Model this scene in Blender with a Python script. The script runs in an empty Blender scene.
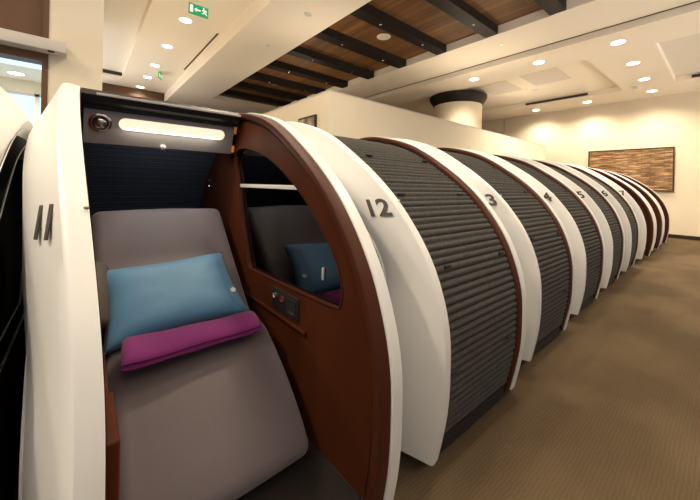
import bpy, bmesh, math, random
from mathutils import Vector, Matrix
random.seed(7)
S = 0.815                      # working units -> metres
C = bpy.context.scene.collection
PI = math.pi

# ------------------------------------------------------------------ materials
def mat(name, col, rough=.5, metal=0., spec=.5, coat=0., emit=None, es=0., bump=None, var=None, sheen=0.):
    m = bpy.data.materials.new(name); m.use_nodes = True
    nt = m.node_tree; b = nt.nodes['Principled BSDF']
    b.inputs['Base Color'].default_value = (*col, 1)
    b.inputs['Roughness'].default_value = rough
    b.inputs['Metallic'].default_value = metal
    b.inputs['Specular IOR Level'].default_value = spec
    b.inputs['Coat Weight'].default_value = coat
    b.inputs['Sheen Weight'].default_value = sheen
    if emit:
        b.inputs['Emission Color'].default_value = (*emit, 1)
        b.inputs['Emission Strength'].default_value = es
    tc = nt.nodes.new('ShaderNodeTexCoord')
    if var:                    # (scale vector, colour A, colour B, detail)
        sc, ca, cb, det = var
        mp = nt.nodes.new('ShaderNodeMapping'); mp.inputs['Scale'].default_value = sc
        n = nt.nodes.new('ShaderNodeTexNoise'); n.inputs['Scale'].default_value = 1; n.inputs['Detail'].default_value = det
        r = nt.nodes.new('ShaderNodeValToRGB')
        r.color_ramp.elements[0].color = (*ca, 1); r.color_ramp.elements[1].color = (*cb, 1)
        r.color_ramp.elements[0].position = .32; r.color_ramp.elements[1].position = .68
        nt.links.new(tc.outputs['Object'], mp.inputs[0]); nt.links.new(mp.outputs[0], n.inputs[0])
        nt.links.new(n.outputs[0], r.inputs[0]); nt.links.new(r.outputs[0], b.inputs['Base Color'])
    if bump:                   # (scale, strength, distance)
        n = nt.nodes.new('ShaderNodeTexNoise'); n.inputs['Scale'].default_value = bump[0]; n.inputs['Detail'].default_value = 4
        bp = nt.nodes.new('ShaderNodeBump'); bp.inputs['Strength'].default_value = bump[1]; bp.inputs['Distance'].default_value = bump[2]
        nt.links.new(tc.outputs['Object'], n.inputs[0]); nt.links.new(n.outputs[0], bp.inputs['Height'])
        nt.links.new(bp.outputs[0], b.inputs['Normal'])
    return m

def emis(name, col, s):
    m = bpy.data.materials.new(name); m.use_nodes = True
    nt = m.node_tree; nt.nodes.clear()
    e = nt.nodes.new('ShaderNodeEmission'); e.inputs[0].default_value = (*col, 1); e.inputs[1].default_value = s
    o = nt.nodes.new('ShaderNodeOutputMaterial'); nt.links.new(e.outputs[0], o.inputs[0]); return m

def glass(name, tint, refl):
    m = bpy.data.materials.new(name); m.use_nodes = True
    nt = m.node_tree; nt.nodes.clear()
    t = nt.nodes.new('ShaderNodeBsdfTransparent'); t.inputs[0].default_value = (*tint, 1)
    g = nt.nodes.new('ShaderNodeBsdfGlossy'); g.inputs['Roughness'].default_value = .03; g.inputs[0].default_value = (refl, refl, refl, 1)
    f = nt.nodes.new('ShaderNodeFresnel'); f.inputs[0].default_value = 1.45
    mx = nt.nodes.new('ShaderNodeMixShader'); o = nt.nodes.new('ShaderNodeOutputMaterial')
    nt.links.new(f.outputs[0], mx.inputs[0]); nt.links.new(t.outputs[0], mx.inputs[1]); nt.links.new(g.outputs[0], mx.inputs[2])
    nt.links.new(mx.outputs[0], o.inputs[0]); return m

def carpet_mat():
    m = mat('carpet', (.16, .12, .09), .95, spec=.1)
    nt = m.node_tree; b = nt.nodes['Principled BSDF']
    tc = nt.nodes.new('ShaderNodeTexCoord')
    # broad tone patches
    mp = nt.nodes.new('ShaderNodeMapping'); mp.inputs['Scale'].default_value = (1.5, .9, 1)
    n1 = nt.nodes.new('ShaderNodeTexNoise'); n1.inputs['Scale'].default_value = 1.0; n1.inputs['Detail'].default_value = 3
    r1 = nt.nodes.new('ShaderNodeValToRGB')
    r1.color_ramp.elements[0].position = .42; r1.color_ramp.elements[0].color = (.106, .074, .043, 1)
    r1.color_ramp.elements[1].position = .58; r1.color_ramp.elements[1].color = (.150, .107, .063, 1)
    nt.links.new(tc.outputs['Object'], mp.inputs[0]); nt.links.new(mp.outputs[0], n1.inputs[0]); nt.links.new(n1.outputs[0], r1.inputs[0])
    # woven ribs that wave
    w = nt.nodes.new('ShaderNodeTexWave'); w.wave_type = 'BANDS'; w.bands_direction = 'X'
    w.inputs['Scale'].default_value = 24; w.inputs['Distortion'].default_value = 4.0; w.inputs['Detail'].default_value = 2; w.inputs['Detail Scale'].default_value = .9
    nt.links.new(tc.outputs['Object'], w.inputs[0])
    n2 = nt.nodes.new('ShaderNodeTexNoise'); n2.inputs['Scale'].default_value = 120; nt.links.new(tc.outputs['Object'], n2.inputs[0])
    mul = nt.nodes.new('ShaderNodeMix'); mul.data_type = 'RGBA'; mul.blend_type = 'MULTIPLY'; mul.inputs[0].default_value = .16
    nt.links.new(r1.outputs[0], mul.inputs[6]); nt.links.new(w.outputs['Color'], mul.inputs[7])
    mul2 = nt.nodes.new('ShaderNodeMix'); mul2.data_type = 'RGBA'; mul2.blend_type = 'MULTIPLY'; mul2.inputs[0].default_value = .3
    nt.links.new(mul.outputs[2], mul2.inputs[6]); nt.links.new(n2.outputs[0], mul2.inputs[7])
    nt.links.new(mul2.outputs[2], b.inputs['Base Color'])
    bp = nt.nodes.new('ShaderNodeBump'); bp.inputs['Strength'].default_value = .3; bp.inputs['Distance'].default_value = .003
    nt.links.new(w.outputs['Fac'], bp.inputs['Height']); nt.links.new(bp.outputs[0], b.inputs['Normal'])
    return m

def mosaic_mat():
    m = mat('wood_mosaic', (.4, .25, .12), .6)
    nt = m.node_tree; b = nt.nodes['Principled BSDF']
    tc = nt.nodes.new('ShaderNodeTexCoord')
    sp = nt.nodes.new('ShaderNodeSeparateXYZ'); cb = nt.nodes.new('ShaderNodeCombineXYZ')
    nt.links.new(tc.outputs['Object'], sp.inputs[0]); nt.links.new(sp.outputs['X'], cb.inputs['X']); nt.links.new(sp.outputs['Z'], cb.inputs['Y'])
    br = nt.nodes.new('ShaderNodeTexBrick'); br.offset = .37; br.squash = 1.6; br.squash_frequency = 3
    br.inputs['Scale'].default_value = 1; br.inputs['Brick Width'].default_value = .26; br.inputs['Row Height'].default_value = .032
    br.inputs['Mortar Size'].default_value = .003; br.inputs['Bias'].default_value = -.1
    br.inputs['Color1'].default_value = (.50, .30, .14, 1); br.inputs['Color2'].default_value = (.17, .085, .035, 1); br.inputs['Mortar'].default_value = (.05, .025, .01, 1)
    nt.links.new(cb.outputs[0], br.inputs[0])
    mp = nt.nodes.new('ShaderNodeMapping'); mp.inputs['Scale'].default_value = (2.2, 22, 1)
    n = nt.nodes.new('ShaderNodeTexNoise'); n.inputs['Scale'].default_value = 1.6; n.inputs['Detail'].default_value = 2
    nt.links.new(cb.outputs[0], mp.inputs[0]); nt.links.new(mp.outputs[0], n.inputs[0])
    r = nt.nodes.new('ShaderNodeValToRGB'); r.color_ramp.elements[0].position = .4; r.color_ramp.elements[0].color = (.35, .3, .26, 1)
    r.color_ramp.elements[1].position = .68; r.color_ramp.elements[1].color = (1.8, 1.9, 2.1, 1)
    nt.links.new(n.outputs[0], r.inputs[0])
    mx = nt.nodes.new('ShaderNodeMix'); mx.data_type = 'RGBA'; mx.blend_type = 'MULTIPLY'; mx.inputs[0].default_value = .8
    nt.links.new(br.outputs['Color'], mx.inputs[6]); nt.links.new(r.outputs[0], mx.inputs[7]); nt.links.new(mx.outputs[2], b.inputs['Base Color'])
    return m

def plank_mat():
    m = mat('ceiling_planks', (.2, .1, .04), .6)
    nt = m.node_tree; b = nt.nodes['Principled BSDF']
    tc = nt.nodes.new('ShaderNodeTexCoord')
    br = nt.nodes.new('ShaderNodeTexBrick'); br.offset = .45
    br.inputs['Scale'].default_value = 1; br.inputs['Brick Width'].default_value = 1.9; br.inputs['Row Height'].default_value = .12
    br.inputs['Mortar Size'].default_value = .004
    br.inputs['Color1'].default_value = (.24, .115, .038, 1); br.inputs['Color2'].default_value = (.155, .07, .022, 1); br.inputs['Mortar'].default_value = (.06, .03, .012, 1)
    nt.links.new(tc.outputs['Object'], br.inputs[0])
    mp = nt.nodes.new('ShaderNodeMapping'); mp.inputs['Scale'].default_value = (1.2, 26, 1)
    n = nt.nodes.new('ShaderNodeTexNoise'); n.inputs['Scale'].default_value = 1.2; n.inputs['Detail'].default_value = 6
    nt.links.new(tc.outputs['Object'], mp.inputs[0]); nt.links.new(mp.outputs[0], n.inputs[0])
    r = nt.nodes.new('ShaderNodeValToRGB'); r.color_ramp.elements[0].position = .3; r.color_ramp.elements[0].color = (.55, .5, .45, 1)
    r.color_ramp.elements[1].position = .7; r.color_ramp.elements[1].color = (1.25, 1.2, 1.15, 1)
    nt.links.new(n.outputs[0], r.inputs[0])
    mx = nt.nodes.new('ShaderNodeMix'); mx.data_type = 'RGBA'; mx.blend_type = 'MULTIPLY'; mx.inputs[0].default_value = .9
    nt.links.new(br.outputs['Color'], mx.inputs[6]); nt.links.new(r.outputs[0], mx.inputs[7]); nt.links.new(mx.outputs[2], b.inputs['Base Color'])
    return m

def perf_mat():
    m = mat('perforated_panel', (.74, .68, .57), .7)
    nt = m.node_tree; b = nt.nodes['Principled BSDF']
    tc = nt.nodes.new('ShaderNodeTexCoord')
    v = nt.nodes.new('ShaderNodeTexVoronoi'); v.inputs['Scale'].default_value = 26; v.inputs['Randomness'].default_value = 0
    nt.links.new(tc.outputs['Object'], v.inputs[0])
    r = nt.nodes.new('ShaderNodeValToRGB'); r.color_ramp.elements[0].position = .28; r.color_ramp.elements[0].color = (.4, .36, .3, 1)
    r.color_ramp.elements[1].position = .34; r.color_ramp.elements[1].color = (.76, .7, .6, 1)
    nt.links.new(v.outputs['Distance'], r.inputs[0]); nt.links.new(r.outputs[0], b.inputs['Base Color'])
    return m

M = dict(
    shell=mat('gloss_cream_shell', (.77, .77, .76), .38, coat=.1),
    brown=mat('brown_laminate', (.10, .035, .018), .6, spec=.1, var=((5, 5, 1.2), (.062, .016, .006), (.092, .025, .009), 3)),
    rim=mat('brown_rim', (.062, .017, .008), .5, spec=.18, coat=.0),
    groove=mat('groove_black', (.008, .006, .005), .8),
    felt=mat('shutter_felt', (.06, .057, .053), .95, spec=.12, bump=(160, .35, .003), var=((90, 90, 90), (.050, .048, .045), (.078, .075, .070), 2)),
    lining=mat('shutter_lining', (.046, .048, .056), .7, spec=.35),
    dark=mat('matt_black', (.012, .011, .011), .6),
    gasket=mat('black_gasket', (.02, .019, .019), .35),
    lampgrey=mat('lamp_panel_grey', (.46, .44, .43), .45),
    diffuser=mat('lamp_diffuser', (.9, .85, .75), .4, emit=(1, .86, .62), es=.75),
    chrome=mat('chrome', (.75, .75, .75), .18, metal=1),
    orange=mat('orange_cap', (.85, .30, .07), .4, emit=(1, .35, .08), es=.15),
    seat=mat('taupe_cover', (.150, .120, .128), .55, sheen=.3, bump=(35, .12, .004)),
    bolster=mat('bolster_brown', (.075, .058, .05), .7),
    blue=mat('blue_pillow', (.105, .285, .49), .5, sheen=.3, bump=(7, .3, .012)),
    white=mat('white_plastic', (.85, .83, .8), .4),
    purple=mat('purple_blanket', (.19, .014, .145), .9, sheen=.15, bump=(220, .4, .002)),
    ink=mat('grey_ink', (.045, .04, .035), .5),
    ink2=mat('brown_ink', (.15, .10, .07), .5),
    wall=mat('cream_wall', (.80, .725, .60), .75, var=((.5, .5, .5), (.83, .74, .585), (.85, .76, .605), 2)),
    ceil=mat('cream_ceiling', (.92, .83, .69), .8),
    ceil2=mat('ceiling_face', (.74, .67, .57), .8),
    wood=plank_mat(),
    beam=mat('dark_beam', (.014, .010, .008), .55, spec=.3, var=((2, 9, 9), (.011, .008, .006), (.020, .014, .011), 4)),
    panel=mat('brown_panel', (.13, .06, .025), .45, var=((3, 3, .6), (.10, .045, .018), (.15, .07, .03), 4)),
    carpet=carpet_mat(), perf=perf_mat(), mosaic=mosaic_mat(),
    slot=mat('slot_dark', (.03, .025, .02), .6),
    trim=mat('dark_baseboard', (.028, .014, .009), .4),
    bulb=emis('downlight_glow', (1, .86, .66), 14),
    rail=mat('grey_white_rail', (.62, .58, .54), .5),
    tint=glass('tinted_glass', (.03, .036, .042), .16),
    clear=glass('window_glass', (.92, .96, .98), .9),
    daylight=emis('daylit_sky', (.62, .85, 1.0), 1.5),
    green=mat('exit_green', (.01, .28, .10), .4, emit=(.02, .45, .16), es=.35),
    signwhite=mat('exit_white', (.85, .95, .88), .4, emit=(.8, 1, .85), es=.6),
    plat=mat('dark_platform', (.016, .012, .010), .9),
    pic=mat('picture_print', (.35, .28, .2), .6, var=((9, 9, 9), (.12, .09, .06), (.6, .5, .38), 4)),
    led=emis('green_led', (.5, 1, .4), 2),
    red=mat('red_socket', (.16, .03, .025), .4),
)

# ------------------------------------------------------------------ helpers
def link_mesh(name, bm, m, parent=None, smooth=False, loc=None):
    me = bpy.data.meshes.new(name)
    bmesh.ops.recalc_face_normals(bm, faces=bm.faces)
    bm.to_mesh(me); bm.free()
    if smooth:
        for p in me.polygons: p.use_smooth = True
        if smooth is not True:
            me.set_sharp_from_angle(angle=math.radians(smooth))
    for mm in (m if isinstance(m, (list, tuple)) else [m]): me.materials.append(mm)
    o = bpy.data.objects.new(name, me); C.objects.link(o)
    if parent: o.parent = parent
    if loc: o.location = loc
    return o
def tag(o, label=None, cat=None, group=None, kind=None):
    if label: o['label'] = label
    if cat: o['category'] = cat
    if group: o['group'] = group
    if kind: o['kind'] = kind
    return o
def empty(name, loc, label=None, cat=None, group=None, rz=0):
    o = bpy.data.objects.new(name, None); C.objects.link(o); o.location = loc; o.rotation_euler = (0, 0, rz)
    o.empty_display_size = .1
    return tag(o, label, cat, group)
def copy_tree(o, parent=None):
    c = o.copy(); C.objects.link(c); c.parent = parent
    for ch in list(o.children): copy_tree(ch, c)
    return c
def box(bm, x0, x1, y0, y1, z0, z1, r=0):
    vs = [bm.verts.new(p) for p in ((x0, y0, z0), (x1, y0, z0), (x1, y1, z0), (x0, y1, z0), (x0, y0, z1), (x1, y0, z1), (x1, y1, z1), (x0, y1, z1))]
    fs = [bm.faces.new([vs[i] for i in f]) for f in ((3, 2, 1, 0), (4, 5, 6, 7), (0, 1, 5, 4), (1, 2, 6, 5), (2, 3, 7, 6), (3, 0, 4, 7))]
    if r:
        es = {e for f in fs for e in f.edges}
        bmesh.ops.bevel(bm, geom=list(es), offset=r, segments=3, profile=.5, affect='EDGES')
    return vs
def boxo(name, dims, m, parent=None, r=0, **k):
    bm = bmesh.new(); box(bm, *dims, r=r); return link_mesh(name, bm, m, parent, smooth=(35 if r else False), **k)
def lathe(bm, prof, n=32, ax='z', c=(0, 0, 0)):
    rings = []
    for (r, h) in prof:
        ring = []
        for i in range(n):
            a = 2 * PI * i / n; u, v = r * math.cos(a), r * math.sin(a)
            p = (u, v, h) if ax == 'z' else ((h, u, v) if ax == 'x' else (u, h, v))
            ring.append(bm.verts.new((p[0] + c[0], p[1] + c[1], p[2] + c[2])))
        rings.append(ring)
    for a, b in zip(rings, rings[1:]):
        for i in range(n): bm.faces.new((a[i], a[(i + 1) % n], b[(i + 1) % n], b[i]))
    bm.faces.new(rings[0][::-1]); bm.faces.new(rings[-1])
def spline(pts, per=6, closed=False):
    P = [Vector(p) for p in pts]; n = len(P); out = []
    rng = n if closed else n - 1
    for i in range(rng):
        p0 = P[(i - 1) % n] if closed or i > 0 else P[0] * 2 - P[1]
        p1 = P[i]; p2 = P[(i + 1) % n]
        p3 = P[(i + 2) % n] if closed or i + 2 < n else P[-1] * 2 - P[-2]
        for j in range(per):
            t = j / per
            out.append(.5 * ((2 * p1) + (p2 - p0) * t + (2 * p0 - 5 * p1 + 4 * p2 - p3) * t * t + (3 * p1 - p0 - 3 * p2 + p3) * t ** 3))
    if not closed: out.append(P[-1])
    return out
def resample(P, n=None, step=None):
    L = [0]
    for a, b in zip(P, P[1:]): L.append(L[-1] + (b - a).length)
    if step: n = int(L[-1] / step) + 1
    out = []; j = 0
    for i in range(n):
        s = L[-1] * i / (n - 1)
        while j < len(P) - 2 and L[j + 1] < s: j += 1
        t = (s - L[j]) / max(1e-9, L[j + 1] - L[j]); out.append(P[j].lerp(P[j + 1], min(1, t)))
    return out, L[-1]
def inset_path(P, d):          # P runs front bottom -> apex -> back bottom; inward is to the left of travel
    out = []
    for i, p in enumerate(P):
        t = (P[min(i + 1, len(P) - 1)] - P[max(i - 1, 0)]).normalized()
        nrm = Vector((-t.y, t.x))
        dd = d(i, p) if callable(d) else d
        out.append(p + nrm * dd)
    return out
def strip(bm, rows, close=False):   # rows: list of lists of 3D points with equal counts
    vr = [[bm.verts.new(p) for p in r] for r in rows]
    k = len(vr)
    for a in range(k if close else k - 1):
        A, B = vr[a], vr[(a + 1) % k]
        for i in range(len(A) - 1): bm.faces.new((A[i], A[i + 1], B[i + 1], B[i]))
    if close:
        bm.faces.new([r[0] for r in vr][::-1]); bm.faces.new([r[-1] for r in vr])
def plate(name, outer, holes, y0, y1, m, parent, off):      # flat plate in the xz plane with holes
    cu = bpy.data.curves.new(name, 'CURVE'); cu.dimensions = '2D'; cu.fill_mode = 'BOTH'; cu.extrude = abs(y1 - y0) / 2
    for poly in [outer] + holes:
        s = cu.splines.new('POLY'); s.points.add(len(poly) - 1); s.use_cyclic_u = True
        for i, p in enumerate(poly): s.points[i].co = (p[0], p[1], 0, 1)
    tmp = bpy.data.objects.new('tmp', cu); C.objects.link(tmp)
    dg = bpy.context.evaluated_depsgraph_get(); me = bpy.data.meshes.new_from_object(tmp.evaluated_get(dg))
    bpy.data.objects.remove(tmp); bpy.data.curves.remove(cu)
    bm = bmesh.new(); bm.from_mesh(me); bpy.data.meshes.remove(me)
    bmesh.ops.remove_doubles(bm, verts=bm.verts, dist=1e-5)
    ym = (y0 + y1) / 2
    for v in bm.verts: v.co = Vector((v.co.x - off[0], ym + v.co.z - off[1], v.co.y))
    for f in bm.faces: f.material_index = 0
    return link_mesh(name, bm, m, parent)
def text_mesh(name, body, size, m, parent, mw, shear=.25, ext=.0015, bold=.0):
    cu = bpy.data.curves.new(name, 'FONT'); cu.body = body; cu.size = size; cu.align_x = 'CENTER'; cu.align_y = 'CENTER'
    cu.shear = shear; cu.extrude = ext; cu.offset = bold; cu.resolution_u = 4
    tmp = bpy.data.objects.new('tmp', cu); C.objects.link(tmp)
    dg = bpy.context.evaluated_depsgraph_get(); me = bpy.data.meshes.new_from_object(tmp.evaluated_get(dg))
    bpy.data.objects.remove(tmp); bpy.data.curves.remove(cu)
    me.transform(mw); me.materials.clear(); me.materials.append(m)
    o = bpy.data.objects.new(name, me); C.objects.link(o); o.parent = parent; return o

# ------------------------------------------------------------------ pod profile (x,z) in pod 11 position
FRONT = [(-.835, .0), (-.79, .2), (-.765, .35), (-.757, .5), (-.762, .68), (-.80, .85), (-.875, 1.03), (-.99, 1.2), (-1.125, 1.345), (-1.33, 1.505), (-1.64, 1.69), (-1.95, 1.79), (-2.2, 1.825)]
BACK = [(-2.45, 1.80), (-2.7, 1.72), (-2.93, 1.575), (-3.12, 1.36), (-3.25, 1.10), (-3.32, .75), (-3.34, .35), (-3.33, .0)]
PROF, PLEN = resample(spline(FRONT + BACK, 8), n=110)
XA = -2.2
def kz(p):                     # 0 low on the front, 1 at and behind the apex
    if p.x < XA: return 1.
    t = max(0, min(1, (p.y - .8) / .95)); return t * t * (3 - 2 * t)
def slant(P):                  # outline of the recessed back edge of a shell's slanted face
    out = []
    for i, p in enumerate(P):
        t = (P[min(i + 1, len(P) - 1)] - P[max(i - 1, 0)]).normalized(); nrm = Vector((-t.y, t.x)); k = kz(PROF[i]) ** 2
        out.append(p + Vector((-.30, 0)) * (1 - k) + nrm * .20 * k)
    return out
def P3(path, yf, off, z0=None):
    out = []
    for i, p in enumerate(path):
        y = yf(PROF[i]) if callable(yf) else yf
        out.append(Vector((p.x - off[0], y - off[1], p.y)))
    return out

WIN = spline([(-2.195, 1.50), (-2.175, 1.56), (-2.08, 1.578), (-1.9, 1.556), (-1.7, 1.50), (-1.53, 1.424), (-1.325, 1.304), (-1.184, 1.185), (-1.061, 1.064), (-1.0, .945), (-1.008, .87), (-1.06, .846), (-1.4, .833), (-1.85, .825), (-1.92, .835), (-1.965, .92), (-2.06, 1.14), (-2.14, 1.36)], 5, closed=True)

def clip_low(path, zmin):      # closed polygon from a profile path cut at zmin
    pts = [p for p in path if p.y > zmin]
    return [Vector((pts[0].x + .0, zmin))] + pts + [Vector((pts[-1].x, zmin))]

def rounded(poly, r=.0): return poly

def section_loft(name, poly, y0, y1, r, m, parent, off, bulge=0., n=5):
    """a padded block: an xz outline lofted along y with rounded ends"""
    pts, _ = resample(spline(poly, 6, closed=True) + [Vector(poly[0])], n=72); pts = pts[:-1]
    area = sum(a.x * b.y - b.x * a.y for a, b in zip(pts, pts[1:] + pts[:1]))
    if area < 0: pts = pts[::-1]
    N = len(pts); nr = []
    for i in range(N):
        t = (pts[(i + 1) % N] - pts[i - 1]).normalized(); nr.append(Vector((t.y, -t.x)))
    st = []
    for i in range(n + 1):
        a = PI / 2 * i / n; st.append((y0 + r * (1 - math.sin(a)), r * (1 - math.cos(a))))
    st = st[::-1]
    rows = [(y0 + (r - r * math.cos(PI / 2 * i / n)), r * (1 - math.sin(PI / 2 * i / n))) for i in range(n + 1)]
    mid = [(y0 + r + (y1 - y0 - 2 * r) * j / 8, -bulge * math.sin(PI * j / 8)) for j in range(1, 8)]
    rows = rows + mid + [(y1 - (yy - y0), ins) for yy, ins in rows[::-1]]
    bm = bmesh.new(); prev = None; first = None
    for (y, ins) in rows:
        ring = [bm.verts.new((p.x - q.x * ins - off[0], y - off[1], p.y - q.y * ins)) for p, q in zip(pts, nr)]
        if prev:
            for i in range(N): bm.faces.new((prev[i], prev[(i + 1) % N], ring[(i + 1) % N], ring[i]))
        else: first = ring
        prev = ring
    bm.faces.new(first[::-1]); bm.faces.new(prev)
    return link_mesh(name, bm, m, parent, smooth=60)

def make_shutter(parent, off, y0, y1, ins, i0, i1, m, pitch=.0395):
    path = inset_path(PROF, ins)[i0:i1]
    fine, L = resample(path, step=.004 if pitch < .03 else .006)
    rows0, rows1, under = [], [], []
    for i, p in enumerate(fine):
        t = (fine[min(i + 1, len(fine) - 1)] - fine[max(i - 1, 0)]).normalized(); nrm = Vector((-t.y, t.x))
        s = L * i / (len(fine) - 1); h = .017 * (1 - abs(math.sin(PI * s / pitch)) ** .45)
        q = p + nrm * h; rows0.append(Vector((q.x - off[0], y0 - off[1], q.y))); rows1.append(Vector((q.x - off[0], y1 - off[1], q.y)))
        u = p + nrm * .026 ; under.append(u)
    # inner side ribbed too
    under = [p_ + (u_ - p_).normalized() * (.026 + .010 * abs(math.sin(PI * L * k_ / (len(fine) - 1) / pitch)) ** .6) for k_, (p_, u_) in enumerate(zip(fine, under))]
    r2 = [Vector((u.x - off[0], y1 - off[1], u.y)) for u in under]; r3 = [Vector((u.x - off[0], y0 - off[1], u.y)) for u in under]
    bm = bmesh.new(); strip(bm, [rows0, rows1, r2, r3], close=True)
    return link_mesh('shutter', bm, m, parent, smooth=50), path

def number_on(pod, body, off, yC, label):
    # on the slanted outer face of the left shell; frame: right = towards the crease, up = along the arch
    zc = 1.25
    i = min(range(40), key=lambda k: abs(PROF[k].y - zc)); k = kz(PROF[i])
    B = Vector((PROF[i].x, yC - (.05 + .065 * k), PROF[i].y))
    q = slant(PROF)[i]; A = Vector((q.x, B.y - .09, q.y))
    up = Vector((PROF[i + 1].x - PROF[i - 1].x, 0, PROF[i + 1].y - PROF[i - 1].y)).normalized()
    right = (B - A).normalized()
    nrm = right.cross(up).normalized()
    c = B.lerp(A, .42) + nrm * .005 - Vector((off[0], off[1], 0))
    mw = Matrix((( right.x, up.x, nrm.x, c.x), (right.y, up.y, nrm.y, c.y), (right.z, up.z, nrm.z, c.z), (0, 0, 0, 1)))
    o = text_mesh('number', body, .150, M['ink'], pod, mw, shear=.18, bold=.0035)
    o['label'] = label
    return o

def make_pod(open_pod, off, yC, yP, Fi):
    """off: world xy of the pod's base; yC inner edge of the left shell; yP brown panel plane; Fi extra inset of the right side"""
    pod = empty('sleeping_pod', (off[0], off[1], 0))
    lo = lambda z: [i for i, p in enumerate(PROF)]
    # indices above the floor gap
    i0 = next(i for i, p in enumerate(PROF) if p.y > .05); i1 = len(PROF) - 3
    sl = slice(i0, i1)
    # ---- left shell : back plane -> slanted number face -> crease -> chamfer -> inner face
    yc = lambda p: yC - .058 * kz(p)
    yb = lambda p: yC - .05 - .065 * kz(p)
    ya = lambda p: yb(p) - .09
    full = PROF
    A = P3(slant(full), ya, off)[sl]; Bm = []
    # gently bulging slanted face
    pa, pb = slant(full), full
    for w, bl in ((.25, 0), (.5, 0), (.75, 0), (.97, 0)):
        row = []
        for i, p in enumerate(full):
            q = pa[i].lerp(pb[i], w); y = ya(p) + (yb(p) - ya(p)) * w
            row.append(Vector((q.x - off[0], y - bl - off[1], q.y)))
        Bm.append(row[sl])
    B = P3(inset_path(full, .003), lambda p: yb(p) + .002, off)[sl]
    B2 = P3(full, lambda p: yb(p) + .012, off)[sl]
    Cc = P3(inset_path(full, .006), yc, off)[sl]
    C2 = P3(inset_path(full, .030), yc, off)[sl]
    D = P3(inset_path(full, .38), yc, off)[sl]
    D2 = P3(inset_path(full, .38), ya, off)[sl]
    bm = bmesh.new(); strip(bm, [D2, A] + Bm + [B, B2, Cc, C2, D], close=True)
    link_mesh('left_shell', bm, M['shell'], pod, smooth=28)
    # side wall closing the pod behind the ring
    fill = clip_low(inset_path(full, .34), .06)
    plate('side_wall', fill, [], yC - .15, yC - .14, M['shell'], pod, off)
    plate('inner_wall', fill, [], yC - .060, yC - .048, M['brown'], pod, off)
    # screw cap on the chamfer
    j = min(range(45), key=lambda k: abs(PROF[k].y - 1.262)); q = PROF[j]
    bm = bmesh.new(); lathe(bm, [(.006, 0), (.006, .004), (.003, .006)], 14, 'x', (q.x - off[0] + .0, yC - .035 - off[1], q.y))
    link_mesh('screw_cap', bm, M['chrome'], pod, smooth=40)
    # ---- right side
    pr = [Vector((p.x - Fi, p.y)) for p in full]
    PR = pr
    def off_in(d): return inset_path(PR, d)
    i0f = next(i for i, p in enumerate(PR) if p.y > .015)
    sf = slice(i0f, i1)
    def P3b(path, y): return [Vector((p.x - off[0], (y(PROF[i]) if callable(y) else y) - off[1], p.y)) for i, p in enumerate(path)][sf]
    y0 = yP
    bm = bmesh.new()   # brown rim, rounded
    rr = [(.0, y0 + .045), (.0, y0 + .004), (.006, y0 - .008), (.018, y0 - .014), (.034, y0 - .012), (.042, y0 - .004), (.044, y0 + .012), (.044, y0 + .045)]
    strip(bm, [P3b(off_in(d + .002), y) for d, y in rr], close=True)
    link_mesh('rim_trim', bm, M['rim'], pod, smooth=35)
    bm = bmesh.new(); strip(bm, [P3b(off_in(.044), y0 + .012), P3b(off_in(.064), y0 + .012), P3b(off_in(.064), y0 + .04), P3b(off_in(.044), y0 + .04)], close=True)
    link_mesh('rim_groove', bm, M['groove'], pod)
    # inner brown panel with window opening
    wx = Fi
    win = [Vector((p.x - wx, p.y)) for p in WIN]
    outer = clip_low(off_in(.060), .2 if open_pod else .06)
    plate('side_panel', outer, [win], y0 + .008, y0 + .026, M['brown'], pod, off)
    # white right shell : flange + slanted outer face
    ys = lambda p: y0 + .105
    rows = [P3b(off_in(.060), y0 + .046), P3b(off_in(-.002), y0 + .046), P3b(off_in(-.006), y0 + .05), P3b(off_in(-.006), y0 + .098), P3b(off_in(-.001), y0 + .104)]
    pa = slant(PR); pb = PR
    for w, bl in ((.25, .012), (.5, .018), (.75, .010), (1., 0)):
        rows.append([Vector((pb[i].lerp(pa[i], w).x - off[0], y0 + .104 + .15 * w + bl - off[1], pb[i].lerp(pa[i], w).y)) for i in range(len(PR))][sf])
    pin = inset_path(PR, .37)
    rows += [P3b(pin, y0 + .254), P3b(pin, y0 + .046)]
    bm = bmesh.new(); strip(bm, rows, close=True)
    link_mesh('right_shell', bm, M['shell'], pod, smooth=28)
    wp = inset_path(PR, .30)
    w2 = [Vector((p.x, p.y)) for p in win]
    plate('outer_wall', clip_low(wp, .72), [w2], y0 + .250, y0 + .259, M['shell'], pod, off)
    plate('lower_wall', [Vector((q.x, min(q.y, .72))) for q in clip_low(wp, .06) if q.y < .70] , [], y0 + .247, y0 + .256, M['brown'], pod, off)
    g = plate('window_glass', [Vector((p.x, p.y)) for p in [Vector(((q.x + 1.6 + wx) * 1.015 - 1.6 - wx, (q.y - 1.1) * 1.02 + 1.1)) for q in win]], [], y0 + .027, y0 + .031, M['tint'], pod, off)
    g['label'] = 'dark tinted window pane'
    g2 = plate('window_glass', [Vector((p.x - .0, p.y)) for p in w2], [], y0 + .252, y0 + .256, M['tint'], pod, off)
    # window gasket
    bm = bmesh.new(); N = len(win); cen = Vector((-1.6 - wx, 1.1))
    def sc(q, s): return cen + (q - cen) * s
    rws = []
    for s, y in ((1.012, y0 + .008), (1.010, y0 + .002), (1.0, y0 + .002), (.994, y0 + .010), (.994, y0 + .026), (1.012, y0 + .026)):
        rws.append([Vector((sc(q, s).x - off[0], y - off[1], sc(q, s).y)) for q in win])
    vr = [[bm.verts.new(p) for p in r] for r in rws]
    for a in range(len(vr)):
        Aa, Bb = vr[a], vr[(a + 1) % len(vr)]
        for i in range(N): bm.faces.new((Aa[i], Aa[(i + 1) % N], Bb[(i + 1) % N], Bb[i]))
    link_mesh('window_seal', bm, M['rim'], pod, smooth=40)
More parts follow.
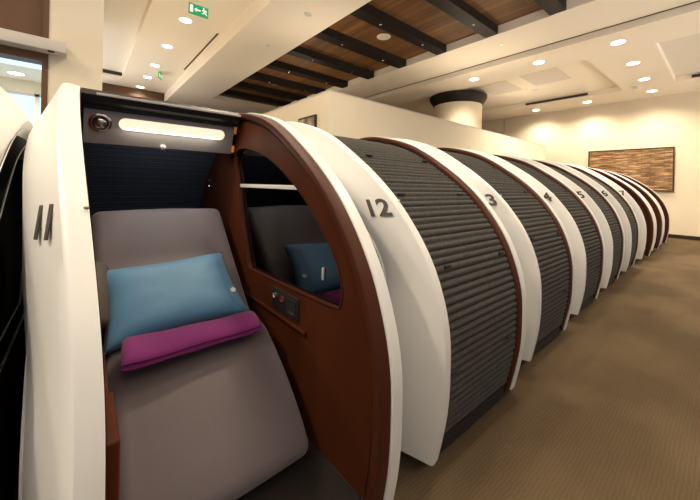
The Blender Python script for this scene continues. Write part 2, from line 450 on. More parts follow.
    # base platform and dark plinth
    def B_(n, d, m, **k): return boxo(n, (d[0] - off[0], d[1] - off[0], d[2] - off[1], d[3] - off[1], d[4], d[5]), m, pod, **k)
    B_('plinth', (-3.2, -1.02 - Fi, yC - .17, y0 + .21, 0, .1), M['dark'])
    if open_pod:
        B_('platform', (-3.25, -.86, yC + .001, y0 + .007, .1, .2), M['plat'])
    ap = min(range(len(PROF)), key=lambda k: abs(PROF[k].x + 2.12))
    if not open_pod:
        sh, path = make_shutter(pod, off, yC + .002, y0 - .016, lambda i, p: .034 + (Fi * .5 if p.x > XA else 0), i0, i1, M['felt'])
        bs = B_('sill', (-1.05, -.86 - Fi * .5, yC + .002, y0 - .016, .02, .09), M['dark'])
        # slots punched in the shutter
        ci = inset_path(PROF, lambda i, p: .026 + (Fi * .5 if p.x > XA else 0))
        for f, tt in ((10, 1), (21, 0), (31, 1), (40, 0), (49, 1)):
            for yy in ((yC + .10, y0 - .13) if tt else (yC + .16, y0 - .08)):
                q = ci[f]; t = (ci[f + 1] - ci[f - 1]).normalized(); n_ = Vector((-t.y, t.x))
                bm = bmesh.new()
                box(bm, -.006, .006, -.028, .028, -.006, .006, r=.003)
                mw = Matrix(((n_.x, 0, t.x, q.x - off[0]), (0, 1, 0, yy - off[1]), (n_.y, 0, t.y, q.y), (0, 0, 0, 1)))
                bm.transform(mw)
                link_mesh('slot', bm, M['groove'], pod)
        return pod
    # ---------- open pod interior
    def ins_open(i, p):
        t = max(0, min(1, (-2.1 - p.x) / .8)); return .055 + .11 * t
    make_shutter(pod, off, yC - .055, y0 + .006, ins_open, ap, i1, M['lining'], .026)
    bm = bmesh.new(); ycl = lambda p: yc(p) + .002
    strip(bm, [P3(inset_path(full, .012), ycl, off)[sl], P3(inset_path(full, .42), ycl, off)[sl]])
    link_mesh('inner_rim', bm, M['brown'], pod)
    # leading bar of the pushed back shutter
    bm = bmesh.new(); yl, yr = yC - .03, y0 - .016
    poly = [(-2.30, 1.735), (-2.285, 1.80), (-2.20, 1.835), (-2.09, 1.822), (-2.055, 1.79), (-2.075, 1.762), (-2.15, 1.75), (-2.22, 1.725)]
    a = [bm.verts.new((x - off[0], yC - .055 - off[1], z - .012)) for x, z in poly]; b = [bm.verts.new((x - off[0], yr - off[1], z - .012)) for x, z in poly]
    for i in range(len(poly)): bm.faces.new((a[i], a[(i + 1) % 8], b[(i + 1) % 8], b[i]))
    bm.faces.new(a[::-1]); bm.faces.new(b)
    link_mesh('shutter_bar', bm, M['gasket'], pod, smooth=30)
    bm = bmesh.new(); box(bm, -2.056 - off[0], -2.046 - off[0], yC + .004 - off[1], yr - off[1], 1.776, 1.790, r=.003)
    link_mesh('bar_edge', bm, M['lampgrey'], pod)
    # lamp panel
    lp = empty('lamp_panel_pivot', (0, 0, 0)); bpy.data.objects.remove(lp)
    T = Vector((-2.15, 1.722)); Bt = Vector((-2.205, 1.547)); d = (Bt - T); ln = d.length; d = d / ln; nf = Vector((-d.y, d.x)) * 1
    if nf.x < 0: nf = -nf
    # local frame: u along y, v down the panel, n outward
    def PM(u, v, n): q = T + d * v + nf * n; return Vector((q.x - off[0], u - off[1], q.y))
    def frame_obj(name, build, m, parent, smooth=False):
        bm = bmesh.new(); build(bm)
        for vtx in bm.verts: vtx.co = PM(*vtx.co)
        return link_mesh(name, bm, m, parent, smooth=smooth)
    lam = frame_obj('lamp_panel', lambda bm: box(bm, yC - .045, yC + .735, 0, ln, -.03, 0, r=.004), M['lampgrey'], pod, 30)
    def stad(bm, u0, u1, v, r, n0, n1, seg=12):
        pts = [(u1 - r + r * math.sin(PI * i / seg), v + r * -math.cos(PI * i / seg)) for i in range(seg + 1)] + [(u0 + r - r * math.sin(PI * i / seg), v + r * math.cos(PI * i / seg)) for i in range(seg + 1)]
        a = [bm.verts.new((x, y, n0)) for x, y in pts]; b = [bm.verts.new((x, y, n1)) for x, y in pts]
        k = len(pts)
        for i in range(k): bm.faces.new((a[i], a[(i + 1) % k], b[(i + 1) % k], b[i]))
        bm.faces.new(a[::-1]); bm.faces.new(b)
    frame_obj('lamp_diffuser', lambda bm: stad(bm, yC + .105, yC + .675, .062, .033, -.004, .003), M['diffuser'], lam)
    def noz(bm):
        lathe(bm, [(.050, -.002), (.050, .006), (.044, .011), (.037, .011), (.034, .002), (.030, -.001)], 32, 'z', (yC + .026, .068, 0))
    frame_obj('air_nozzle', noz, M['chrome'], lam, 40)
    frame_obj('nozzle_core', lambda bm: lathe(bm, [(.027, -.001), (.028, .010), (.022, .018), (.010, .021), (.004, .021)], 24, 'z', (yC + .026, .068, 0)), M['chrome'], lam, 40)
    frame_obj('nozzle_throat', lambda bm: lathe(bm, [(.034, -.0005), (.034, .001)], 24, 'z', (yC + .026, .068, 0)), M['dark'], lam)
    frame_obj('call_button', lambda bm: lathe(bm, [(.016, 0), (.016, .004), (.012, .010), (.005, .012)], 20, 'z', (yC + .325, ln - .01, 0)), M['white'], lam, 60)
    for v0, v1 in ((-.01, .045), (.125, .172)):
        frame_obj('end_cap', lambda bm: box(bm, yC + .735, yC + .752, v0, v1, -.02, .004, r=.004), M['orange'], lam)
    # seat
    st = empty('seat', (0, 0, 0)); st.parent = pod
    section_loft('backrest', [(-2.325, 1.155), (-2.28, 1.172), (-2.235, 1.14), (-1.98, .90), (-1.78, .715), (-1.70, .64), (-1.72, .56), (-1.86, .50), (-1.98, .60), (-2.2, .85), (-2.38, 1.06)], yC - .005, y0 - .06, .05, M['seat'], st, off, .008)
    section_loft('seat_cushion', [(-1.95, .56), (-1.84, .645), (-1.72, .655), (-1.60, .653), (-1.51, .640), (-1.44, .605), (-1.30, .515), (-1.17, .405), (-1.105, .335), (-1.075, .285), (-1.11, .248), (-1.22, .236), (-1.50, .245), (-1.80, .27), (-1.93, .38)], yC + .035, y0 - .06, .055, M['seat'], st, off, .006)
    bl = bmesh.new(); prof = [(.02, -.16), (.05, -.158), (.064, -.14), (.067, 0), (.064, .14), (.05, .158), (.02, .16)]
    lathe(bl, prof, 24, 'x', (0, 0, 0))
    rot = Matrix.Rotation(math.radians(40), 4, 'Y')
    bl.transform(Matrix.Translation((-1.79 - off[0], yC - .002 - off[1], .835)) @ rot)
    bo = link_mesh('side_bolster', bl, M['bolster'], st, smooth=50); bo['label'] = 'dark brown padded side bolster'
    B_('seat_base', (-2.3, -1.32, yC + .07, y0 - .09, .2, .245), M['dark'])
    # armrest along the left wall
    B_('armrest', (-2.1, -1.17, yC + .003, yC + .030, .2, .70), M['brown'], r=.006)
    B_('armrest_front', (-1.165, -.93, yC + .003, yC + .036, .2, .73), M['brown'], r=.006)
    # ledge and sockets on the right panel
    B_('panel_ledge', (-2.0, -1.25, y0 - .01, y0 + .007, .655, .672), M['rim'], r=.004)
    sp = B_('socket_plate', (-1.60, -1.32, y0 + .001, y0 + .0075, .69, .80), M['dark'], r=.003)
    for xx, mm in ((-1.555, 'chrome'), (-1.475, 'red')):
        bm = bmesh.new(); lathe(bm, [(.016, y0 + .001), (.016, y0 - .006), (.012, y0 - .008), (.010, y0 - .002)], 20, 'y', (xx - off[0], -off[1], .758)); link_mesh('socket_ring', bm, M[mm], sp, smooth=40)
    bm = bmesh.new(); box(bm, -1.42 - off[0], -1.34 - off[0], y0 - .004 - off[1], y0 + .001 - off[1], .702, .782, r=.002); sk = link_mesh('power_outlet', bm, M['gasket'], sp)
    bm = bmesh.new(); box(bm, -1.405 - off[0], -1.355 - off[0], y0 - .007 - off[1], y0 - .003 - off[1], .712, .724, r=.002); link_mesh('outlet_cover', bm, M['chrome'], sk)
    # reading lamp plate
    bm = bmesh.new(); lathe(bm, [(.03, y0 + .009), (.03, y0 + .002), (.024, y0 - .002)], 24, 'y', (0, 0, 0)); bm.transform(Matrix.Translation((-2.73 - off[0], -off[1], 1.346)) @ Matrix.Diagonal((1, 1, 1.75, 1)))
    rl = link_mesh('reading_light', bm, M['dark'], pod, smooth=40)
    for zz in (1.368, 1.324):
        bm = bmesh.new(); lathe(bm, [(.017, y0), (.017, y0 - .005), (.012, y0 - .006), (.010, y0 - .001)], 20, 'y', (-2.73 - off[0], -off[1], zz)); link_mesh('knob', bm, M['chrome'], rl, smooth=40)
    # pale bar modelled as the reflection in the glass, and the little latch
    B_('window_reflection', (-2.145, -1.375, y0 + .018, y0 + .0265, 1.322, 1.345), M['white'], r=.003)
    la = B_('window_latch', (-1.16, -1.146, y0 + .018, y0 + .0265, .93, .985), M['lampgrey'], r=.003)
    return pod

# pods ------------------------------------------------------------
offO = (-2.05, .42)
podO = make_pod(True, offO, .045, .80, 0.)
offC = (-2.05, 1.72)
podC = make_pod(False, offC, 1.28, 2.11, .05)
descr = {
 10: 'mostly cropped open sleeping pod at the left edge of the photo, left of number 11',
 11: 'open white and brown sleeping pod number 11 with the blue pillow on its seat',
 12: 'sleeping pod number 12 closed by a grey ribbed shutter, directly right of the open pod',
 13: 'closed sleeping pod whose white shell shows the digit 3, directly beyond number 12',
 14: 'closed sleeping pod whose shell shows the digit 4, grey ribbed shutter pulled down',
 15: 'closed sleeping pod next beyond the one showing the digit 4, its number just hidden',
 16: 'last sleeping pod in the row with its grey shutter closed, number 16',
 17: 'far sleeping pod number 17, nearest of the three shutterless brown-sided pods',
 18: 'far sleeping pod number 18, middle of the three shutterless pods near the back wall',
 19: 'farthest sleeping pod in the row, number 19, closest to the wooden artwork',
}
xoff = {12: -.035, 13: -.115, 14: -.165, 15: -.205, 16: -.23, 17: -.24, 18: -.25, 19: -.255}
zsc = {13: 1.015, 14: 1.025, 15: 1.04, 16: 1.055, 17: 1.06, 18: 1.06, 19: 1.06}
def place(n, root, orig, x, y):
    root.location = (x, y, 0)
    tag(root, descr[n], 'sleeping pod', 'row of numbered sleeping pods')
number_parts = []
pods = {}
for n in range(10, 20):
    if n in (10, 17, 18, 19): r = copy_tree(podO)
    elif n == 11: r = podO
    elif n == 12: r = podC
    else: r = copy_tree(podC)
    pods[n] = r
    y = {10: .42 - 1.25, 11: .42}.get(n, 1.72 + 1.33 * (n - 12))
    if n >= 17: y += .02
    y += {13: -.035, 14: -.04, 15: -.03, 16: -.01}.get(n, 0)
    x = -2.05 + xoff.get(n, 0)
    place(n, r, None, x, y); r.scale = (1, 1, zsc.get(n, 1))
for n, r in pods.items():
    isop = n in (10, 11, 17, 18, 19)
    number_on(r, str(n), offO if isop else offC, .045 if isop else 1.28, 'grey slanted number %d' % n)

# ------------------------------------------------------------------ pillow and blanket
def pillow():
    o = empty('pillow', (-1.72, .39, .70), 'blue rectangular pillow leaning on the taupe seat of the open pod', 'pillow')
    TL, TR, BR, BL = Vector((-1.885, .055, .925)), Vector((-1.905, .632, .950)), Vector((-1.595, .685, .680)), Vector((-1.58, .072, .662))
    org = Vector(o.location); N = Vector((.51, 0, .58)).normalized()
    nu, nv = 40, 26
    bm = bmesh.new()
    def pt(u, v, side):
        p = TL.lerp(TR, u).lerp(BL.lerp(BR, u), v)
        a = 2 * u - 1; b = 2 * v - 1
        # edges pulled in between the corners
        pin = .022
        p += (BL - TL).normalized() * (-b * pin * (1 - a * a)) * 1.0
        p += (TR - TL).normalized() * (-a * pin * (1 - b * b))
        h = (max(0, 1 - a ** 4) * max(0, 1 - b ** 4)) ** .62
        th = .072 * h
        wr = .004 * math.sin(9 * u + 5 * v) * h + .005 * math.sin(21 * v + 3 * math.sin(6 * u)) * h * (abs(a) ** 2)
        if side > 0: return p + N * (th + wr + .002) - org
        return p - N * (.42 * th + .002) - org
    for side in (1, -1):
        g = [[bm.verts.new(pt(i / nu, j / nv, side)) for j in range(nv + 1)] for i in range(nu + 1)]
        for i in range(nu):
            for j in range(nv): bm.faces.new((g[i][j], g[i + 1][j], g[i + 1][j + 1], g[i][j + 1]))
    bmesh.ops.remove_doubles(bm, verts=bm.verts, dist=.0045)
    link_mesh('pillow_cover', bm, M['blue'], o, smooth=True)
    # hem flap line at the right side
    bm = bmesh.new(); prev = None
    for j in range(nv + 1):
        ring = []
        for du, dn in ((-.004, .0005), (0, .004), (.004, .0005)):
            q = pt(.875 + du, j / nv, 1) + N * dn; ring.append(bm.verts.new(q))
        if prev:
            for k in range(2): bm.faces.new((prev[k], prev[k + 1], ring[k + 1], ring[k]))
        prev = ring
    link_mesh('hem', bm, M['blue'], o, smooth=True)
    # small embroidered flower
    c = pt(.93, .70, 1) + N * .003; U = (TR - TL).normalized(); V = (TL - BL).normalized()
    bm = bmesh.new()
    for k in range(5):
        a = 2 * PI * k / 5 + .3; cc = c + U * math.cos(a) * .008 + V * math.sin(a) * .008
        vs = [bm.verts.new(cc + U * math.cos(t * PI / 4) * .0065 + V * math.sin(t * PI / 4) * .0065 + N * .0012 * k * .2) for t in range(8)]
        bm.faces.new(vs)
    e = bmesh.ops.extrude_face_region(bm, geom=bm.faces[:]); bmesh.ops.translate(bm, vec=N * .002, verts=[v for v in e['geom'] if isinstance(v, bmesh.types.BMVert)])
    f = link_mesh('flower_emblem', bm, M['white'], o); f['label'] = 'small pale embroidered flower emblem'
pillow()

def blanket():
    bm = bmesh.new()
    L0, L1 = Vector((-1.455, .125, 0)), Vector((-1.455, .665, 0))
    # cross-section: flattened roll with folded layers; swept along y
    def sec(w, h):
        pts = []
        n = 30
        for i in range(n):
            a = 2 * PI * i / n; ca, sa = math.cos(a), math.sin(a)
            x = w * math.copysign(abs(ca) ** .55, ca); z = h * math.copysign(abs(sa) ** .7, sa)
            if x > 0: z += 0
            # fold line on the front side
            if ca > .6: x -= .010 * math.exp(-(z / (h * .18)) ** 2)
            pts.append((x, z))
        return pts
    prev = None; first = None; K = 34
    for j in range(K + 1):
        t = j / K; e = min(t, 1 - t); f = min(1, (e * K / 1.6 + .35)) ** .5 if e * K < 1.6 else 1
        w = (.088 - .014 * t + .004 * math.sin(9 * t)) * (.93 + .07 * f); h = (.030 - .004 * t + .0025 * math.sin(14 * t + 1)) * f
        cx = -1.462 + .012 * math.sin(3 * t) - .02 * t; cy = L0.y + (L1.y - L0.y) * t; cz = .662 + .030
        ring = []
        for (x, z) in sec(w, h):
            dip = -.38 * max(0, x) * .55    # follows the seat as it rolls over
            ring.append(bm.verts.new((cx + x, cy - .10 * x, cz + z + dip + .012 * (1 - t))))
        if prev:
            for i in range(30): bm.faces.new((prev[i], prev[(i + 1) % 30], ring[(i + 1) % 30], ring[i]))
        else: first = ring
        prev = ring
    bm.faces.new(first[::-1]); bm.faces.new(prev)
    o = link_mesh('blanket', bm, M['purple'], None, smooth=60)
    tag(o, 'folded purple blanket lying on the seat in front of the blue pillow', 'blanket')
blanket()

# ------------------------------------------------------------------ setting
def struct(o): o['kind'] = 'structure'; return o
X0, X1, Y0, Y1 = -14.0, 4.2, -4.5, 13.45
ZS, ZD, ZW, ZA = 4.40, 4.27, 4.57, 4.72
struct(boxo('floor', (X0, X1, Y0, Y1, -.1, 0), M['carpet']))
struct(boxo('wall_back', (X0, X1, Y1, Y1 + .15, 0, 5.1), M['wall']))
struct(boxo('wall_left', (X0 - .15, X0, .0, Y1, 0, 5.1), M['panel']))
struct(boxo('baseboard_back', (-3.3, X1, Y1 - .02, Y1, 0, .11), M['trim']))
# ceiling, from left to right in the photograph
struct(boxo('ceiling', (X0, X1, .95, 2.37, ZA, 5.0), M['ceil']))          # downlight strip
struct(boxo('ceiling', (X0, X1, 2.37, 3.60, ZS, 5.0), M['ceil']))         # dropped soffit
struct(boxo('ceiling', (X0, -12.2, 3.60, 6.25, ZS, 5.0), M['ceil']))
struct(boxo('ceiling', (-12.2, X1, 3.60, 6.25, ZW + .0, 5.0), M['wood']))
struct(boxo('ceiling', (X0, X1, 6.25, 7.46, ZS, 5.0), M['ceil']))
struct(boxo('trim_1', (X0, X1, 7.46, 7.475, ZD - .002, ZS + .02), M['ceil2']))  # darker colour stands in for the weaker light on this upright step
bm = bmesh.new(); box(bm, X0, X1, 7.445, 7.4599, ZS - .012, ZS + .001); struct(link_mesh('trim_2', bm, M['slot']))
# tray on the far left
struct(boxo('ceiling', (-12.9, X1, -1.2, .95, ZA + .16, 5.0), M['perf']))
struct(boxo('ceiling', (X0, -12.9, -1.2, .95, ZA, 5.0), M['ceil']))
struct(boxo('ceiling', (X0, X1, Y0, -1.2, ZA, 5.0), M['ceil']))
struct(boxo('trim_3', (-12.9, -12.86, -1.2, .95, ZA + .06, ZA + .16), M['slot']))
# far right ceiling with two sunken trays
def ceil_d(x0, x1, y0, y1, z=ZD, m='ceil'): struct(boxo('ceiling', (x0, x1, y0, y1, z, 5.0), M[m]))
TY0, TY1 = 8.6, 11.95
ceil_d(X0, X1, 7.475, TY0)
ceil_d(X0, X1, TY1, Y1)
ceil_d(X0, -9.2, TY0, TY1); ceil_d(-9.2, -5.5, TY0, TY1, ZD + .16, 'ceil')
ceil_d(-5.5, -2.08, TY0, TY1, ZD + .14, 'ceil'); ceil_d(-2.08, -1.0, TY0, TY1); ceil_d(-1.0, 2.2, TY0, TY1, ZD + .14, 'perf'); ceil_d(2.2, X1, TY0, TY1)
struct(boxo('trim_4', (-4.7, -2.9, TY1 - .03, TY1 - .001, ZD + .03, ZD + .10), M['slot']))
struct(boxo('trim_5', (-.7, 2.0, TY1 - .03, TY1 - .001, ZD + .03, ZD + .10), M['slot']))
# faint square panels in the left tray
for i, (px_, py_) in enumerate(((-3.3, 9.6), (-4.6, 9.7))):
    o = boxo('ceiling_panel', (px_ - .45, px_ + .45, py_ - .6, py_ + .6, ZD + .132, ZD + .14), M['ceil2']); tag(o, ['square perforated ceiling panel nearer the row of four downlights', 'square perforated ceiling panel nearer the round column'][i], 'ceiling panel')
# slot diffuser on the downlight strip
tag(boxo('air_slot', (-10.6, -7.5, 2.28, 2.32, ZA - .008, ZA + .004), M['slot']), 'long thin black air slot in the ceiling strip left of the soffit', 'air vent')
# partition behind the pods
struct(boxo('wall_partition', (-3.72, -3.6, 2.6, 10.65, 0, 2.655), M['wall']))
struct(boxo('wall_partition', (-9.0, -3.72, 2.6, 2.72, 0, 2.655), M['wall']))
struct(boxo('trim_6', (-9.0, -3.595, 2.595, 2.72, 2.655, 2.67), M['rail'])); struct(boxo('trim_7', (-3.72, -3.595, 2.72, 10.655, 2.655, 2.67), M['rail']))
struct(boxo('trim_8', (-6.15, -6.1, Y1 - .02, Y1, 0, ZD), M['rail']))
# left wall piece with window
WX = -4.5
struct(boxo('wall_left', (WX - .18, WX, -.285, .156, 0, 5.0), M['wall']))
struct(boxo('wall_left', (WX - .18, WX, Y0, -3.0, 0, 5.0), M['wall']))
struct(boxo('wall_left', (WX - .18, WX - .02, -3.0, -.285, 2.56, 5.0), M['panel']))
struct(boxo('wall_left', (WX - .18, WX, -3.0, -.285, 0, .9), M['panel']))
w = struct(boxo('window_1', (WX - .14, WX - .125, -2.93, -.325, .9, 2.55), M['clear']))
bm = bmesh.new()
box(bm, WX - .16, WX + .01, -.33, -.283, .9, 5.0); box(bm, WX - .16, WX + .01, -3.0, -2.95, .9, 5.0); box(bm, WX - .16, WX + .01, -2.95, -.33, 2.54, 2.64); box(bm, WX - .16, WX + .01, -2.95, -.33, .9, .95)
f = link_mesh('window_frame', bm, M['panel'], w)
# room beyond the window
struct(boxo('wall_left', (-9.15, -9.0, Y0, .02, 0, .9), M['wall']))
struct(boxo('wall_left', (-9.15, -9.0, Y0, .02, 3.05, 5.0), M['wall']))
struct(boxo('wall_left', (-9.0, WX - .18, .0, .02, 0, 5.0), M['wall']))
struct(boxo('ceiling', (-9.0, WX - .18, Y0, -.0, 3.29, 3.4), M['ceil']))
w2 = struct(boxo('window_2', (-9.12, -9.10, Y0, .0, .9, 3.05), M['daylight']))
bm = bmesh.new()
for yy in (-.05, -.72, -1.6, -2.6): box(bm, -9.06, -9.0, yy - .035, yy + .035, .9, 3.05)
box(bm, -9.06, -9.0, Y0, 0, 3.0, 3.05)
box(bm, -9.06, -9.0, Y0, 0, 1.9, 1.95)
link_mesh('window_frame', bm, M['rail'], w2)
struct(boxo('trim_9', (-7.84, -7.26, Y0, 0, 3.27, 3.29), M['daylight']))
# curtain rail box above the window
rb = empty('rail_box', (WX, -1.5, 2.62), 'pale horizontal rail box above the brown framed window at left', 'rail')
boxo('rail_body', (.011, .17, -1.5, 1.36, 0, .11), M['rail'], rb, r=.005)
boxo('sensor', (.13, .155, 1.22, 1.27, -.012, .0), M['dark'], rb, r=.003)

# beams
bn = ['at the upper right end of the timber ceiling', 'second from the right end of the timber ceiling', 'third from the right end, near the round ceiling speaker', 'fourth from the right end of the timber ceiling', 'fifth from the right end of the timber ceiling',
      'sixth from the right end, just above the partition corner', 'seventh from the right end of the timber ceiling', 'eighth from the right end of the timber ceiling', 'last one at the far left end of the timber ceiling']
for k in range(9):
    x = -1.97 - 1.165 * k
    b = empty('ceiling_beam', (x, 4.92, ZS - .0), 'dark timber ceiling beam ' + bn[k], 'beam', 'dark beams across the timber ceiling')
    boxo('beam_body', (-.125, .125, -1.319, 1.335, .005, ZW - ZS), M['beam'], b)
    for yy in (-.65, .62):
        bm = bmesh.new(); lathe(bm, [(.028, .006), (.028, -.006), (.02, -.010), (.018, -.004)], 16, 'z', (0, yy, 0)); link_mesh('puck_light', bm, M['chrome'], b, smooth=40)

# downlights
def downlight_proto():
    d = empty('downlight', (0, 0, 0))
    bm = bmesh.new(); lathe(bm, [(.135, .0), (.135, -.008), (.120, -.012), (.112, -.012), (.108, -.004)], 32); link_mesh('trim_ring', bm, M['white'], d, smooth=40)
    bm = bmesh.new(); lathe(bm, [(.108, -.004), (.107, -.009), (.08, -.011)], 32); link_mesh('lamp_lens', bm, M['bulb'], d, smooth=40)
    return d
DL = [
 (-4.47, 8.0, ZD, 'lit downlight in the pale ceiling above the round column'), (-2.88, 7.98, ZD, 'lit downlight midway between the round column and the row of four'), (-1.47, 8.0, ZD, 'nearest and largest of the four downlights in a line at the right'),
 (-1.48, 9.55, ZD, 'second nearest of the four downlights in a line at the right'), (-1.5, 11.1, ZD, 'third nearest of the four downlights in a line at the right'), (-1.52, 12.57, ZD, 'farthest of the four downlights in line, closest to the back wall'),
 (-3.1, 12.7, ZD, 'small downlight near the back wall right below the ceiling slot'), (-4.66, 12.74, ZD, 'small downlight near the back wall closest to the round column'),
 (-7.35, 1.60, ZA, 'lit downlight right beside the green exit sign, largest in its row'), (-9.07, 1.58, ZA, 'second lit downlight in the left row, below the one beside the exit sign'), (-10.8, 1.57, ZA, 'third lit downlight in the left ceiling row'),
 (-12.2, 1.58, ZA, 'fourth lit downlight in the left ceiling row, beside the small sign'), (-13.65, 1.55, ZA, 'last lit downlight of the left row, just above the brown frieze wall')]
proto = downlight_proto(); first = True
def spot(x, y, z, e, size=150, blend=.9, rad=.1, col=(1, .84, .62)):
    l = bpy.data.lights.new('lamp', 'SPOT'); l.energy = e; l.spot_size = math.radians(size); l.spot_blend = blend; l.shadow_soft_size = rad; l.color = col
    o = bpy.data.objects.new('lamp', l); C.objects.link(o); o.location = (x, y, z); return o
for (x, y, z, lab) in DL:
    d = proto if first else copy_tree(proto); first = False
    d.location = (x, y, z); tag(d, lab, 'downlight', 'round recessed downlights')
    spot(x, y, z - .05, 115 if y > 12 else (175 if y > 7 else 90))
d = copy_tree(proto); d.location = (-8.5, -.96, 3.29); tag(d, 'downlight seen through the brown framed window at the left edge', 'downlight', 'round recessed downlights'); spot(-8.4, -.96, 3.2, 60)
spot(-6.6, -2.0, 3.2, 60)
OFFS = [(.4, 8.0, ZD, 60), (1.9, 8.0, ZD, 60), (.4, 12.6, ZD, 60), (1.9, 12.6, ZD, 60), (2.9, 10.3, ZD, 60), (-5.0, 1.6, ZA, 35), (-3.6, 1.6, ZA, 45), (-2.2, 1.6, ZA, 110), (-.8, 1.6, ZA, 28), (.8, 1.6, ZA, 4), (2.4, 1.6, ZA, 8),  # unseen downlights, added; several placed to brighten the shells and partition
        (-1.0, -2.4, ZA, 230), (2.4, -2.4, ZA, 10), (-2.4, -2.4, ZA, 140), (-.8, 3.0, ZS, 135), (1.0, 3.0, ZS, 18), (2.6, 3.0, ZS, 10), (2.6, 6.8, ZS, 50), (.9, 6.8, ZS, 120)]
HID = []
for i, (x, y, z, en) in enumerate(OFFS):
    d = copy_tree(proto); d.location = (x, y, z); tag(d, 'added round recessed downlight outside the picture, ahead of or above the viewer', 'downlight', 'downlights out of the picture')
    spot(x, y, z - .05, en)
for x in (-5.6, -9.4): pass
# back wall washers hidden in the tray edge
dl2 = None

# unseen upward fill lights behind the pods, added to brighten the ceiling
for (x, y, z, en) in ((-6.4, 1.2, 2.75, 22), (-8.9, 1.2, 2.75, 24), (-11.4, 1.2, 2.75, 22), (-5.2, 3.6, 2.9, 26), (-4.0, 6.9, 2.9, 34), (-8.0, 4.8, 2.9, 30), (-4.2, 10.4, 2.9, 30)):
    o = spot(x, y, z, en, 165, 1., .2); o.data.name = 'ceiling_fill'; o.name = 'ceiling_fill'; o.rotation_euler = (PI, 0, 0)
# exit signs
def exit_sign(x, y, z, s, lab, rz=0):
    e = empty('exit_sign', (x, y, z), lab, 'exit sign', rz=rz)
    boxo('sign_box', (-.015 * s, .015 * s, -.17 * s, .17 * s, -.19 * s, 0), M['green'], e, r=.003)
    boxo('hanger', (-.006, .006, -.1 * s, .1 * s, 0, .03), M['white'], e)
    # door, arrow and running figure, white on green, read from the front (+x)
    bm = bmesh.new(); X = .0165 * s
    def poly(pts):
        a = [bm.verts.new((X - .002, u * s, v * s)) for u, v in pts]; b = [bm.verts.new((X + .001, u * s, v * s)) for u, v in pts]
        n = len(pts)
        for i in range(n): bm.faces.new((a[i], a[(i + 1) % n], b[(i + 1) % n], b[i]))
        bm.faces.new(a[::-1]); bm.faces.new(b)
    poly([(-.15, -.03), (-.10, -.03), (-.10, -.16), (-.15, -.16)])
    link_mesh('door_symbol', bm, M['signwhite'], e); bm = bmesh.new()
    poly([(-.075, -.095), (-.035, -.055), (-.035, -.083), (.03, -.083), (.03, -.107), (-.035, -.107), (-.035, -.135)])
    link_mesh('arrow', bm, M['signwhite'], e); bm = bmesh.new()
    poly([(.085 + .014 * math.cos(t), -.036 + .014 * math.sin(t)) for t in [PI * 2 * i / 10 for i in range(10)]])
    poly([(.075, -.055), (.105, -.055), (.115, -.10), (.09, -.11)])
    poly([(.09, -.10), (.115, -.10), (.150, -.145), (.135, -.155)]); poly([(.09, -.10), (.11, -.11), (.085, -.135), (.05, -.14), (.05, -.128), (.078, -.122)])
    poly([(.078, -.058), (.09, -.068), (.06, -.09), (.048, -.08)]); poly([(.105, -.058), (.140, -.068), (.145, -.09), (.133, -.09), (.128, -.078), (.108, -.075)])
    link_mesh('running_figure', bm, M['signwhite'], e)
exit_sign(-6.45, 1.62, ZA - .07, 1.0, 'green exit sign with arrow and running figure hanging from ceiling')
exit_sign(-11.4, 1.80, ZA - .03, .9, 'small far exit sign hanging beside the fourth downlight of the left row', 1.15)

# ceiling speakers and detectors
def disc(name, x, y, z, r, m, lab, cat, h=.012):
    e = empty(name, (x, y, z), lab, cat)
    bm = bmesh.new(); lathe(bm, [(r, .0), (r, -h * .6), (r * .93, -h), (r * .8, -h)], 32); link_mesh('trim_ring', bm, M['white'], e, smooth=40)
    bm = bmesh.new(); lathe(bm, [(r * .8, -h * .5), (r * .79, -h * 1.1), (r * .5, -h * 1.3)], 28); link_mesh('cover', bm, m, e, smooth=40)
disc('ceiling_speaker', -4.86, 4.93, ZW, .15, M['perf'], 'round pale ceiling speaker between beams on the timber ceiling', 'speaker')
disc('ceiling_speaker', -9.45, 4.75, ZW, .15, M['perf'], 'far round ceiling speaker between beams at left end of timber ceiling', 'speaker')
disc('ceiling_sensor', -4.9, 3.05, ZS, .075, M['rail'], 'round sensor set in the pale soffit left of the timber ceiling', 'sensor', .02)
disc('ceiling_sensor', -6.6, 3.1, ZS, .045, M['rail'], 'faint small round sensor farther along the pale soffit', 'sensor', .015)
disc('ceiling_speaker', -3.9, 10.6, ZD + .14, .14, M['perf'], 'faint round ceiling speaker in the pale tray near the column', 'speaker')
disc('smoke_detector', -1.75, 11.75, ZD, .06, M['rail'], 'small smoke detector between the two farthest downlights in line', 'smoke detector', .05)
e = empty('led_indicator', (-3.17, 6.75, ZS + .003), 'tiny lit green indicator on the soffit beside the timber ceiling', 'indicator')
bm = bmesh.new(); lathe(bm, [(.04, .0), (.04, -.006), (.03, -.01)], 20); link_mesh('base', bm, M['white'], e)
bm = bmesh.new(); lathe(bm, [(.018, -.006), (.018, -.014), (.01, -.018)], 16); link_mesh('lens', bm, M['led'], e)

# column behind the partition
cl = empty('round_column', (-5.75, 9.3, 0), 'thick round cream column with a dark collar at the ceiling', 'column')
bm = bmesh.new(); lathe(bm, [(.74, 0), (.74, 4.02)], 64); link_mesh('column_shaft', bm, M['wall'], cl, smooth=40)
bm = bmesh.new(); lathe(bm, [(.745, 3.97), (.76, 3.985), (.79, 4.05), (.85, 4.13), (.88, 4.20), (.88, ZD + .0)], 64); link_mesh('collar', bm, M['beam'], cl, smooth=40)

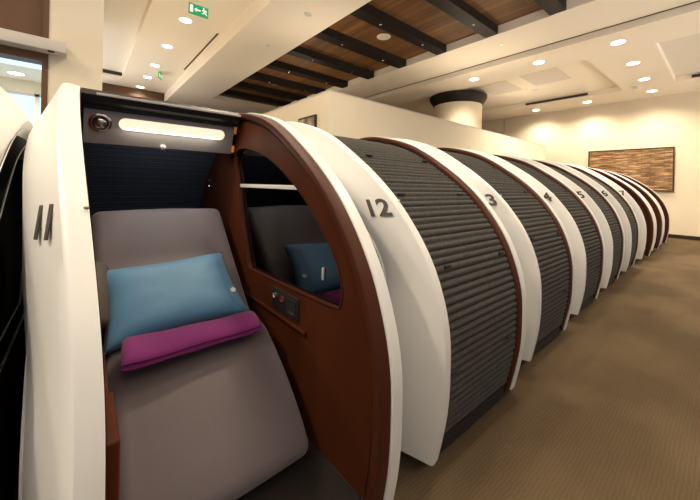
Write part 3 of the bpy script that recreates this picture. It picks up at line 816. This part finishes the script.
# wood mosaic picture
a = empty('wall_art', (-2.15, Y1, 1.38), 'large wooden strip mosaic artwork in thin black frame on back wall', 'artwork')
boxo('mosaic', (-1.03, 1.03, -.045, -.001, .02, 1.30), M['mosaic'], a)
bm = bmesh.new()
for d in ((-1.05, -1.02), (1.02, 1.05)): box(bm, d[0], d[1], -.06, 0, 0, 1.325)
box(bm, -1.02, 1.02, -.06, 0, 0, .025); box(bm, -1.02, 1.02, -.06, 0, 1.30, 1.325)
link_mesh('frame', bm, M['trim'], a)
# small picture on the partition end
p = empty('small_picture', (-4.12, 2.6, 2.12), 'small dark framed picture on the partition above the pods', 'picture')
boxo('frame', (-.24, .24, -.03, -.001, 0, .25), M['trim'], p); boxo('print', (-.21, .21, -.034, -.03, .03, .22), M['pic'], p)

# ------------------------------------------------------------------ camera
F, CY, YAW, ROLL, H = 320., 185.5, .6975, -.0215, 1.35
fwd = Vector((-math.cos(YAW), math.sin(YAW), 0)); right = Vector((math.sin(YAW), math.cos(YAW), 0)); up = Vector((0, 0, 1))
r3 = right * math.cos(ROLL) - up * math.sin(ROLL); u3 = up * math.cos(ROLL) + right * math.sin(ROLL)
cd = bpy.data.cameras.new('camera'); cam = bpy.data.objects.new('camera', cd); C.objects.link(cam)
cd.sensor_width = 36; cd.lens = F / 700 * 36; cd.clip_start = .02; cd.shift_y = -(250 - CY) / 700
cam.matrix_world = Matrix(((r3.x, u3.x, -fwd.x, 0), (r3.y, u3.y, -fwd.y, 0), (r3.z, u3.z, -fwd.z, H), (0, 0, 0, 1)))
bpy.context.scene.camera = cam

# pod lamps
for n in (10, 11, 17, 18, 19):
    r = pods[n]; l = bpy.data.lights.new('pod_lamp', 'AREA'); l.shape = 'RECTANGLE'; l.size = .07; l.size_y = .5; l.energy = .8; l.color = (1, .9, .75)
    o = bpy.data.objects.new('pod_lamp', l); C.objects.link(o); o.location = (r.location.x + .0 - .10, r.location.y + .0, 1.655); o.rotation_euler = (0, math.radians(-25), 0)
    o.location.x = r.location.x - .10

for n in (10, 11, 17, 18, 19):
    r = pods[n]; l = bpy.data.lights.new('pod_led', 'AREA'); l.shape = 'RECTANGLE'; l.size = .03; l.size_y = .5; l.energy = .55; l.color = (.72, .82, 1)
    o = bpy.data.objects.new('pod_led', l); C.objects.link(o); o.location = (r.location.x - .235, r.location.y, 1.54); o.rotation_euler = (0, math.radians(40), 0)
# world; bright lower half added to lift the ceiling
wd = bpy.data.worlds.new('world'); bpy.context.scene.world = wd; wd.use_nodes = True
nt = wd.node_tree; bg = nt.nodes['Background']; bg.inputs[1].default_value = 1
tc = nt.nodes.new('ShaderNodeTexCoord'); sx = nt.nodes.new('ShaderNodeSeparateXYZ'); mr = nt.nodes.new('ShaderNodeMapRange'); cr = nt.nodes.new('ShaderNodeValToRGB')
nt.links.new(tc.outputs['Generated'], sx.inputs[0]); nt.links.new(sx.outputs['Z'], mr.inputs[0])
mr.inputs[1].default_value = -1; mr.inputs[2].default_value = 1; nt.links.new(mr.outputs[0], cr.inputs[0])
e0, e1 = cr.color_ramp.elements; e0.position = .33; e0.color = (3.6, 3.3, 3.0, 1); e1.position = .385; e1.color = (.20, .205, .22, 1)
nt.links.new(cr.outputs[0], bg.inputs[0])

# ------------------------------------------------------------------ to metres
bpy.context.view_layer.update()
done = set()
for o in list(bpy.data.objects):
    o.location = o.location * S
    if o.type == 'MESH' and o.data.name not in done:
        done.add(o.data.name); o.data.transform(Matrix.Scale(S, 4))
for l in bpy.data.lights:
    if l.type == 'SPOT': l.shadow_soft_size *= S
    else: l.size *= S; l.size_y *= S
vs = bpy.context.scene.view_settings
bpy.context.scene.view_settings.view_transform = 'Standard'
vs.look = 'None'; vs.exposure = 0.30; vs.gamma = 1; vs.use_curve_mapping = False
